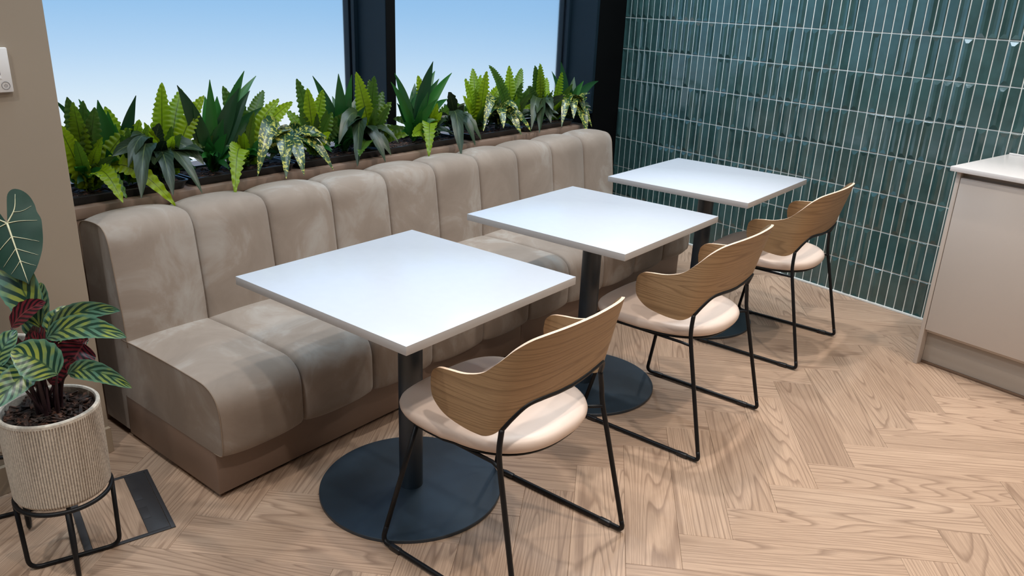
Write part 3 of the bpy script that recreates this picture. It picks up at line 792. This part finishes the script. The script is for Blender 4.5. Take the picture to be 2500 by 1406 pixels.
for i, (y0, y1) in enumerate(trays):
    t = tag(empty('planter_tray', (-1.275, (y0+y1)/2, ZL)), tray_lab[i], 'tray', 'black planter trays on the ledge')
    bm = bmesh.new(); w2 = 0.105; l2 = (y1-y0)/2-0.003
    def ringv(dx, z):
        out = []; rad = 0.022
        for (sx, sy) in ((1, 1), (-1, 1), (-1, -1), (1, -1)):
            for q in range(5):
                a0 = math.atan2(sy, sx)-PI/4 + q*PI/8
                out.append(bm.verts.new((sx*(w2-dx-rad)+rad*math.cos(a0), sy*(l2-dx-rad)+rad*math.sin(a0), z)))
        return out
    R_ = [ringv(0.014, 0.0), ringv(0.004, 0.028), ringv(0.0, 0.029), ringv(0.0, 0.033), ringv(0.006, 0.0335), ringv(0.010, 0.012)]
    bm.faces.new(R_[0][::-1])
    for a, b in zip(R_, R_[1:]):
        m_ = len(a)
        for j in range(m_): bm.faces.new((a[j], a[(j+1) % m_], b[(j+1) % m_], b[j]))
    bm.faces.new(R_[-1])
    bm_obj('tray', bm, M['tray'], t, smooth=True, angle=0.7)
    bark_chips('bark_mulch', -1.275-w2+.012, -1.275+w2-.012, y0+.015, y1-.015, ZL+0.024, 150, t, 0.024, seed=i+3)

LEDGE_PLANTS = [
  ('fern', [-1.27, -0.354], [[-1.278, -0.374, 1.163], [-1.256, -0.332, 1.15], [-1.247, -0.371, 1.149], [-1.22, -0.445, 1.09], [-1.257, -0.424, 0.989], [-1.224, -0.194, 1.047], [-1.385, -0.129, 1.006], [-1.306, -0.219, 0.916], [-1.028, -0.349, 0.835], [-1.047, -0.326, 0.843], [-1.02, -0.169, 0.795], [-1.22, -0.312, 1.13]]),
  ('dracaena', [-1.27, -0.247], [[-1.273, -0.276, 1.147], [-1.228, -0.16, 1.159], [-1.37, -0.298, 1.141], [-1.306, -0.211, 1.053], [-1.346, -0.122, 1.083], [-1.292, -0.118, 1.008], [-1.287, -0.24, 1.104], [-1.388, -0.376, 1.145], [-1.351, -0.154, 1.046]]),
  ('fern', [-1.27, -0.193], [[-1.34, -0.224, 1.113], [-1.225, -0.159, 1.074]]),
  ('croton', [-1.27, -0.086], [[-1.252, -0.073, 1.05], [-1.361, 0.046, 0.971], [-1.12, -0.322, 0.977], [-1.12, -0.177, 0.928], [-1.12, -0.121, 0.894], [-1.048, -0.045, 0.814], [-1.12, 0.019, 0.952], [-1.03, -0.283, 0.839], [-1.042, -0.161, 0.827], [-1.12, -0.272, 0.931], [-1.12, 0.014, 0.903], [-1.247, -0.128, 0.997]]),
  ('fern', [-1.27, -0.056], [[-1.365, -0.017, 1.102], [-1.279, -0.031, 1.193], [-1.367, 0.093, 1.154], [-1.39, 0.08, 1.124], [-1.233, 0.107, 1.141], [-1.352, 0.101, 1.058], [-1.351, -0.052, 1.037]]),
  ('dracaena', [-1.27, 0.137], [[-1.213, -0.009, 1.188], [-1.233, 0.137, 1.199], [-1.338, 0.172, 1.123], [-1.217, 0.253, 1.164], [-1.293, 0.198, 1.126], [-1.268, 0.313, 1.221], [-1.353, 0.423, 1.189], [-1.221, 0.301, 1.149], [-1.266, 0.383, 1.072], [-1.216, 0.048, 1.112], [-1.229, 0.178, 1.047], [-1.336, 0.125, 1.023]]),
  ('fern', [-1.27, 0.288], [[-1.325, 0.302, 1.01], [-1.36, 0.43, 0.982], [-1.364, 0.468, 0.983], [-1.378, 0.335, 1.155], [-1.336, 0.254, 1.159], [-1.281, 0.478, 1.097], [-1.389, 0.48, 1.122], [-1.268, 0.538, 1.082], [-1.329, 0.539, 0.943], [-1.087, 0.121, 0.866], [-1.02, 0.072, 0.8], [-1.334, 0.217, 1.021], [-1.243, 0.031, 0.966]]),
  ('aucuba', [-1.27, 0.491], [[-1.303, 0.524, 0.985], [-1.333, 0.628, 0.954], [-1.12, 0.595, 0.945], [-1.12, 0.605, 0.85], [-1.078, 0.589, 0.811], [-1.043, 0.322, 0.818], [-1.052, 0.196, 0.843], [-1.055, 0.419, 0.814], [-1.12, 0.312, 0.959], [-1.12, 0.608, 0.907]]),
  ('fern', [-1.27, 0.645], [[-1.303, 0.59, 1.174], [-1.263, 0.696, 1.125], [-1.38, 0.8, 1.039], [-1.214, 0.823, 1.022], [-1.386, 0.587, 1.029], [-1.255, 0.737, 1.024], [-1.238, 0.594, 1.14], [-1.387, 0.724, 1.036]]),
  ('dracaena', [-1.27, 0.809], [[-1.248, 0.774, 1.191], [-1.324, 0.691, 1.179], [-1.286, 0.882, 1.179], [-1.388, 0.847, 1.074], [-1.382, 0.915, 1.077], [-1.357, 0.997, 1.088], [-1.218, 0.807, 1.086], [-1.355, 0.789, 0.979], [-1.254, 0.778, 0.973]]),
  ('fern', [-1.27, 0.973], [[-1.223, 0.853, 1.197], [-1.22, 0.96, 1.176], [-1.328, 1.109, 1.086], [-1.326, 1.02, 1.147], [-1.296, 0.915, 1.131], [-1.25, 1.09, 1.045], [-1.12, 1.055, 0.939], [-1.12, 1.076, 0.903], [-1.043, 0.706, 0.862]]),
  ('croton', [-1.27, 0.92], [[-1.105, 0.951, 0.826], [-1.078, 0.89, 0.807], [-1.06, 0.709, 0.814], [-1.12, 1.012, 0.875], [-1.371, 0.982, 0.991], [-1.12, 0.657, 0.909], [-1.12, 0.859, 0.945], [-1.12, 0.713, 0.978]]),
  ('dracaena', [-1.27, 1.258], [[-1.255, 1.118, 1.179], [-1.246, 1.371, 1.224], [-1.235, 1.497, 1.164], [-1.383, 1.526, 1.16], [-1.22, 1.061, 1.143], [-1.374, 1.369, 1.105], [-1.329, 1.357, 1.087], [-1.28, 1.45, 1.133], [-1.225, 1.145, 0.945], [-1.329, 1.564, 1.018], [-1.224, 1.313, 1.08], [-1.292, 1.224, 1.069]]),
  ('fern', [-1.27, 1.369], [[-1.334, 1.351, 1.15], [-1.333, 1.672, 0.979], [-1.358, 1.774, 0.942], [-1.058, 1.152, 0.803], [-1.376, 1.609, 0.927], [-1.12, 1.103, 0.896], [-1.363, 1.206, 0.941]]),
  ('croton', [-1.27, 1.546], [[-1.038, 1.362, 0.775], [-1.108, 1.593, 0.827], [-1.085, 1.519, 0.809], [-1.266, 1.551, 0.983], [-1.211, 1.447, 1.073], [-1.361, 1.582, 0.987], [-1.12, 1.491, 0.925]]),
  ('fern', [-1.27, 1.742], [[-1.381, 1.821, 1.161], [-1.212, 1.743, 1.165], [-1.294, 1.932, 1.012], [-1.317, 1.687, 1.12], [-1.347, 1.849, 1.127], [-1.283, 1.995, 1.084], [-1.241, 1.686, 1.076]]),
  ('aucuba', [-1.27, 1.919], [[-1.308, 1.963, 1.011], [-1.12, 1.915, 0.94], [-1.09, 1.911, 0.823], [-1.118, 1.786, 0.869], [-1.103, 2.017, 0.828], [-1.12, 1.652, 0.931], [-1.107, 1.606, 0.873]]),
  ('fern', [-1.27, 2.047], [[-1.314, 2.057, 1.173], [-1.38, 2.259, 1.144], [-1.225, 1.774, 1.19], [-1.384, 2.473, 1.024], [-1.301, 2.33, 0.97], [-1.239, 2.085, 1.083], [-1.366, 2.078, 1.076]]),
  ('fern', [-1.27, 2.315], [[-1.258, 2.226, 1.171], [-1.219, 2.221, 1.186], [-1.277, 2.272, 1.137], [-1.248, 2.159, 1.06], [-1.371, 2.501, 1.078]]),
  ('croton', [-1.27, 2.307], [[-1.12, 2.084, 0.926], [-1.113, 2.029, 0.84], [-1.12, 2.238, 0.928], [-1.098, 2.088, 0.815], [-1.12, 2.224, 0.858]]),
  ('dracaena', [-1.27, 2.604], [[-1.312, 2.557, 1.179], [-1.363, 2.538, 1.117], [-1.238, 2.713, 1.062], [-1.337, 3.037, 1.034], [-1.308, 2.709, 1.079], [-1.12, 2.62, 0.92], [-1.21, 2.53, 1.018]]),
  ('fern', [-1.27, 2.46], [[-1.237, 2.47, 1.128], [-1.214, 2.613, 0.968], [-1.308, 2.403, 1.004]]),
  ('aucuba', [-1.27, 2.64], [[-1.063, 2.535, 0.747], [-1.107, 2.643, 0.796], [-1.107, 2.315, 0.827], [-1.12, 2.55, 0.977], [-1.12, 2.454, 0.861], [-1.12, 2.585, 0.875]]),
]

GN = {'fern': ('wavy_fern', 'wavy-leaved lime fern', 'fern'), 'dracaena': ('broadleaf_dracaena', 'dark green sword-leaved plant', 'plant'),
      'croton': ('dark_croton', 'dark glossy ribbed-leaf plant', 'plant'), 'aucuba': ('spotted_aucuba', 'yellow-speckled green plant', 'plant')}
PLANT_LABELS = [
 'big lime fern at the left end of the ledge, beside the beige wall',
 'dark green sword-leaved plant just right of the leftmost big lime fern',
 'thin lime fern with two arching fronds behind the leftmost dark plant',
 'dark ribbed-leaf plant drooping over the ledge above the first cushion seam',
 'lime fern standing tall behind the leftmost dark ribbed-leaf plant',
 'large dark sword-leaved plant with broad leaves in the middle of the left window',
 'short bright lime fern in front of the broad dark plant, with one frond hanging down',
 'yellow-speckled plant drooping over the sofa back, left of the window mullion',
 'tall lime fern right of the nearest yellow-speckled plant',
 'dark sword-leaved plant with one broad upright leaf left of the mullion',
 'lime fern directly in front of the dark mullion',
 'dark ribbed-leaf plant at the foot of the mullion',
 'tall dark sword-leaved plant just right of the mullion, in the right window',
 'narrow arching lime fern beside the tall dark plant of the right window',
 'small dark ribbed-leaf plant hanging over the sofa, below the middle of the right window',
 'upright lime fern in the middle of the right window',
 'yellow-speckled plant in the middle of the right window',
 'lime fern right of the right window\'s middle, one frond arching left',
 'narrow fern with three thin upright fronds near the right window\'s right edge',
 'small dark ribbed-leaf plant low in front of the narrow dark fern',
 'dark sword-leaved plant at the far end of the ledge',
 'bright lime fern leaning right at the far end of the ledge',
 'yellow-speckled plant at the far right end of the ledge, hanging over the sofa',
]
ZS = ZL+0.026
for idx, (kind, (bx, by), tips) in enumerate(LEDGE_PLANTS):
    rp = random.Random(100+idx); nm, lab, cat = GN[kind]
    ty = [t for t in trays if t[0]-0.06 <= by <= t[1]+0.06]
    pl = tag(empty(nm, (bx, by, ZS)), PLANT_LABELS[idx], cat, 'plants in the trays on the window ledge')
    if kind in ('croton', 'aucuba'):
        V = []; F = []
        for q in range(4):
            a = rp.uniform(0, 6.28)
            tube_data(catmull([(bx+.012*math.cos(a), by+.012*math.sin(a), ZS-.004), (bx+.015*math.cos(a), by+.015*math.sin(a), ZS+.05), (bx+.02*math.cos(a), by+.02*math.sin(a), ZS+.11)], 3), 0.0028, 6, V=V, F=F)
        attach(link_mesh('stem', V, F, M['stem'], smooth=True), pl)
    for tp in tips:
        tp = Vector(tp); base = Vector((bx+rp.uniform(-.012, .012), by+rp.uniform(-.015, .015), ZS-.002))
        if kind in ('croton', 'aucuba'): base.z += rp.uniform(.05, .10)
        L = (tp-base).length; scl = 1.0
        up_ = tp.z > base.z+0.06
        if kind == 'fern': W, wav, ns, pet, lift = min(0.070, 0.036+0.12*L), 0.0045, int(14+L*210), 0.05, 0.25
        elif kind == 'dracaena': W, wav, ns, pet, lift = rp.uniform(.044, .072)*min(1, 0.35+2.2*L), 0.0, 14, 0.03, 0.2
        elif kind == 'croton': W, wav, ns, pet, lift = rp.uniform(.054, .074), 0.001, 16, 0.16, 0.35
        else: W, wav, ns, pet, lift = rp.uniform(.056, .072), 0.0005, 16, 0.14, 0.35
        if tp.z < base.z+0.02: lift = 0.75
        ref = (0.8, -0.4, 0.25) if up_ else (0.45, -0.25, 0.9)
        attach(leaf(kind, base, tp, W, lift, ref, None, petiole=pet, wav=wav, nseg=ns, rnd=rp), pl)
    # low dark leaves that close the foliage towards the tray
    low = ('dracaena', 'croton')[idx % 2] if kind == 'fern' else kind if kind != 'aucuba' else 'croton'
    for q in range(9):
        a = rp.uniform(-2.0, 1.5); h = rp.uniform(.02, .11); d = rp.uniform(.07, .13)
        tp = Vector((max(-1.5, bx+d*math.cos(a)), by+d*1.2*math.sin(a), ZS+h)); base = Vector((bx, by, ZS+.01))
        attach(leaf(low, base, tp, rp.uniform(.028, .042), 0.5, (0.6, -0.3, 0.6), None, petiole=0.1, nseg=12, rnd=rp), pl)
    # shorter inner and outer leaves that fill the heart of the plant
    for q in range({'fern': 8, 'dracaena': 9, 'croton': 9, 'aucuba': 7}[kind]):
        a = rp.uniform(0, 6.28) if q % 2 else rp.uniform(-1.9, 0.9); h = rp.uniform(.08, .23); d = rp.uniform(.04, .13)
        if kind in ('croton', 'aucuba'): h = rp.uniform(.03, .17); d = rp.uniform(.08, .16)
        tp = Vector((bx+d*math.cos(a), by+d*math.sin(a), ZS+h)); base = Vector((bx, by, ZS+(0.03 if kind in ('croton', 'aucuba') else -.002)))
        if tp.x < -1.56: tp.x = -1.56
        attach(leaf(kind, base, tp, {'fern': .042, 'dracaena': .044, 'croton': .052, 'aucuba': .05}[kind], 0.3, (0.8, -0.4, 0.3), None, petiole=0.05, wav=0.004 if kind == 'fern' else 0, nseg=20, rnd=rp), pl)

# ------------------------------------------------------------------ pot stands and pots
def pot_on_stand(cx, cy, zb, ht, label_p, label_s, ang, seed):
    st = tag(empty('plant_stand', (cx, cy, 0)), label_s, 'plant stand', 'black wire plant stands')
    rs = 0.1175
    ring = [(rs*math.cos(2*PI*i/64), rs*math.sin(2*PI*i/64), zb-0.006) for i in range(64)]
    tube('ring', ring, 0.0062, M['black'], st, closed=True)
    for k in range(2):
        a = ang+k*PI/2; d = Vector((math.cos(a), math.sin(a), 0)); zf = 0.0065+k*0.0001
        p = [d*-rs+Vector((0, 0, zb-0.008)), d*-rs*0.97+Vector((0, 0, zf)), d*rs*0.97+Vector((0, 0, zf)), d*rs+Vector((0, 0, zb-0.008))]
        P_ = fillet(p, 0.032, 7)
        tube('leg_loop', P_, 0.0062, M['black'], st)
    pt = tag(empty('plant_pot', (cx, cy, zb)), label_p, 'plant pot', 'ribbed stone pots')
    nr = 112; per = 4; seg = nr*per; V = []; F = []; MI = []
    r0_ = 0.117; prof = [(0.100, 0.0, 0), (0.112, 0.004, 0), (r0_, 0.014, 1), (r0_+.0015, ht*0.35, 1), (r0_+.002, ht*0.7, 1), (r0_+.002, ht-0.016, 1), (r0_+.0026, ht-0.010, 0), (r0_+.0022, ht-0.003, 0), (r0_, ht, 0), (r0_-.006, ht, 0), (r0_-.009, ht-.004, 0), (r0_-.010, ht-.05, 0)]
    for (r_, z, rib) in prof:
        for k in range(seg):
            a = 2*PI*k/seg; off = (0.0, 0.0017, 0.0017, 0.0)[k % per] if rib else 0.0012 if z > 0.01 else 0
            V.append(((r_+off)*math.cos(a), (r_+off)*math.sin(a), z))
    for i in range(len(prof)-1):
        for k in range(seg):
            F.append((i*seg+k, i*seg+(k+1) % seg, (i+1)*seg+(k+1) % seg, (i+1)*seg+k))
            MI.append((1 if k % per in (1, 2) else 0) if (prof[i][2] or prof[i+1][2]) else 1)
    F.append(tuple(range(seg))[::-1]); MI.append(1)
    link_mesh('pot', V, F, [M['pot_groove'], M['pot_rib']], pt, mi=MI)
    bark_chips('bark_mulch', 0, 0, 0, 0, zb+ht-0.019, 230, pt, 0.036, circ=(cx, cy, r0_-0.011), seed=seed)
    return pt
pot_on_stand(-0.447, -0.880, 0.235, 0.255, 'ribbed cream stone pot nearest the camera, holding the striped-leaf plant', 'low black wire stand under the nearer ribbed pot, partly on the floor box', math.radians(70.5), 11)
pot_on_stand(-0.770, -0.880, 0.270, 0.275, 'ribbed cream stone pot at the left edge, half hidden behind the nearer pot', 'taller black wire stand at the left edge, behind the nearer stand', math.radians(70.5), 12)

CALATHEA = [
  ([-0.474, -0.857, 0.695], [-0.652, -0.877, 0.894], 0.105, 0),
  ([-0.528, -0.858, 0.638], [-0.585, -0.798, 0.775], 0.075, 0),
  ([-0.511, -0.91, 0.7], [-0.448, -0.843, 0.768], 0.045, 1),
  ([-0.452, -0.822, 0.646], [-0.493, -0.775, 0.728], 0.085, 0),
  ([-0.455, -0.847, 0.683], [-0.268, -0.742, 0.767], 0.052, 0),
  ([-0.425, -0.865, 0.682], [-0.202, -0.765, 0.721], 0.062, 0),
  ([-0.31, -0.894, 0.629], [-0.371, -0.965, 0.696], 0.085, 0),
  ([-0.351, -0.856, 0.605], [-0.142, -0.795, 0.616], 0.052, 0),
  ([-0.454, -0.981, 0.628], [-0.457, -0.917, 0.711], 0.050, 0),
  ([-0.376, -0.915, 0.637], [-0.351, -1.034, 0.574], 0.060, 0),
  ([-0.427, -0.926, 0.612], [-0.435, -1.002, 0.609], 0.050, 0),
  ([-0.448, -0.873, 0.616], [-0.511, -0.861, 0.691], 0.075, 1),
  ([-0.377, -0.796, 0.661], [-0.372, -0.847, 0.602], 0.080, 1),
  ([-0.472, -0.916, 0.564], [-0.56, -0.917, 0.653], 0.090, 1),
  ([-0.469, -0.85, 0.613], [-0.512, -0.824, 0.685], 0.055, 1),
  ([-0.438, -0.803, 0.606], [-0.455, -0.752, 0.654], 0.045, 0),
  ([-0.39, -0.78, 0.661], [-0.419, -0.836, 0.647], 0.050, 1),
]
ALOCASIA = {'att': [-0.605, -0.845, 0.944], 'tip': [-0.492, -0.86, 0.81], 'lobe': [-0.657, -0.829, 1.009], 'right': [-0.533, -0.811, 0.925]}

cal = tag(empty('striped_calathea', (-0.447, -0.880, 0.470)), 'calathea with striped green leaves and burgundy undersides in the nearer ribbed pot', 'plant')
rc = random.Random(42)
V = []; F = []
refcam = Vector((0.6, -0.6, 0.5))
for i, (b, t, W, k) in enumerate(CALATHEA):
    b = Vector(b); t = Vector(t)
    o = leaf('calathea_red' if k else 'calathea', b, t, W*(1.0 if (t-b).length > 0.15 else 1.2), 0.22, (0.55, -0.6, 0.55) if not k else (0.6, -0.6, 0.3), None, petiole=0.02, fold=0.22, wav=0.0012, nseg=26, ncross=6, wamp=0.03, rnd=rc)
    attach(o, cal)
    a = rc.uniform(0, 6.28); root = Vector((-0.447+0.028*math.cos(a), -0.880+0.028*math.sin(a), 0.452))
    mid = root.lerp(b, 0.5)+Vector((0, 0, 0.03))
    tube_data(catmull([root, mid, b], 6), lambda s: 0.0042-0.0018*s, 7, V=V, F=F)
for i in range(9):
    a = rc.uniform(0, 6.28); d = rc.uniform(.01, .035)
    tube_data(catmull([(-0.447+d*math.cos(a), -0.88+d*math.sin(a), 0.452), (-0.447+1.4*d*math.cos(a), -0.88+1.4*d*math.sin(a), 0.55), (-0.447+2*d*math.cos(a), -0.88+2*d*math.sin(a), 0.62)], 5), lambda s: 0.006-0.003*s, 7, V=V, F=F)
attach(link_mesh('stems', V, F, M['stem_purple'], smooth=True), cal)
# a few more burgundy-backed leaves low in the clump
for (b, t, W) in (((-.46, -.86, .56), (-.40, -.78, .65), .06), ((-.45, -.90, .55), (-.52, -.97, .64), .07), ((-.44, -.87, .55), (-.36, -.83, .63), .06), ((-.47, -.88, .56), (-.50, -.83, .68), .06), ((-.44, -.88, .58), (-.45, -.88, .70), .07)):
    attach(leaf('calathea_red', b, t, W, 0.2, (0.6, -0.6, 0.3), None, petiole=0.02, fold=0.25, wav=0.001, nseg=20, ncross=6, wamp=0.03, rnd=rc), cal)

# ------------------------------------------------------------------ alocasia: arrow-shaped leaf with cream veins
alo = tag(empty('alocasia', (-0.770, -0.880, 0.515)), 'alocasia with a big dark arrow-shaped leaf and cream veins at the left edge', 'plant')
def arrow_leaf(att, tip, lobe_h, half, wide, parent, ref=(0.6, -0.55, 0.5)):
    att = Vector(att); tip = Vector(tip); ax = (tip-att); L = ax.length; ax.normalize(); ref = Vector(ref).normalized()
    sd = ax.cross(ref).normalized(); nr_ = sd.cross(ax).normalized()
    # outline of one half in (along, across): tip -> widest -> lobe end -> notch
    O = [(1.0, 0.0), (0.93, 0.055), (0.80, 0.20), (0.62, 0.32), (0.45, 0.40), (0.28, 0.46), (0.10, 0.50), (-0.05, 0.47), (-0.18, 0.47), (-0.33, 0.44), (-0.44, 0.36), (-0.49, 0.25), (-0.44, 0.15), (-0.30, 0.09), (-0.14, 0.045), (0.0, 0.0)]
    P2 = catmull([(a, b, 0) for a, b in O], 3)
    V = []; F = []; n = len(P2)
    def W3(a, b, s): 
        z = -0.10*L*(b*2)**2*0.5 + 0.02*L*math.sin(a*9)*b*2 - 0.06*L*max(0, a-.5)**2
        return att + ax*(a*L) + sd*(s*b*wide) + nr_*z
    for s in (1, -1):
        b0 = len(V); m_ = 5
        for i, p in enumerate(P2):
            a0 = max(0.0, p.x) if p.x > 0 else 0.0
            for k in range(m_+1):
                q = k/m_; V.append(W3(a0+(p.x-a0)*q, p.y*q, s))
        for i in range(n-1):
            for k in range(m_):
                a = b0+i*(m_+1)+k; F.append((a, a+1, a+m_+2, a+m_+1) if s > 0 else (a, a+m_+1, a+m_+2, a+1))
    o = attach(link_mesh('leaf', V, F, M['alocasia'], smooth=True), parent)
    VV = []; FF = []
    def vein(pts, r):
        P_ = catmull([W3(a, abs(b), 1 if b >= 0 else -1)+nr_*0.0012 for a, b in pts], 5); tube_data(P_, lambda s: r*(1-0.75*s), 6, V=VV, F=FF)
    vein([(0, 0.0), (0.5, 0.0), (0.97, 0.0)], 0.0028)
    for s in (1, -1):
        vein([(0, 0.0), (-0.18, s*0.17), (-0.40, s*0.26)], 0.0022)
        vein([(0.0, 0.0), (0.03, s*0.2), (0.10, s*0.44)], 0.0016)
        vein([(0.22, 0.0), (0.32, s*0.18), (0.42, s*0.36)], 0.0014)
        vein([(0.42, 0.0), (0.52, s*0.14), (0.62, s*0.28)], 0.0012)
        vein([(0.62, 0.0), (0.70, s*0.10), (0.77, s*0.20)], 0.0010)
        vein([(-0.14, s*0.13), (-0.12, s*0.28), (-0.16, s*0.42)], 0.0010)
    v_ = link_mesh('vein', VV, FF, M['vein'], smooth=True); v_.parent = o; v_.matrix_parent_inverse = Matrix.Identity(4)
    return o
arrow_leaf(ALOCASIA['att'], ALOCASIA['tip'], 0, 0, 0.155, alo)
arrow_leaf((-0.80, -0.93, 0.86), (-0.86, -1.06, 0.76), 0, 0, 0.15, alo)
V = []; F = []
for a_, r_ in ((ALOCASIA['att'], .004), ((-0.80, -0.93, 0.86), .004)):
    tube_data(catmull([(-0.77, -0.88, 0.50), Vector((-0.77, -0.88, 0.62)).lerp(Vector(a_), 0.35), Vector(a_)+Vector((-0.01, 0.0, 0.0))], 7), r_, 8, V=V, F=F)
attach(link_mesh('petiole', V, F, M['stem'], smooth=True), alo)
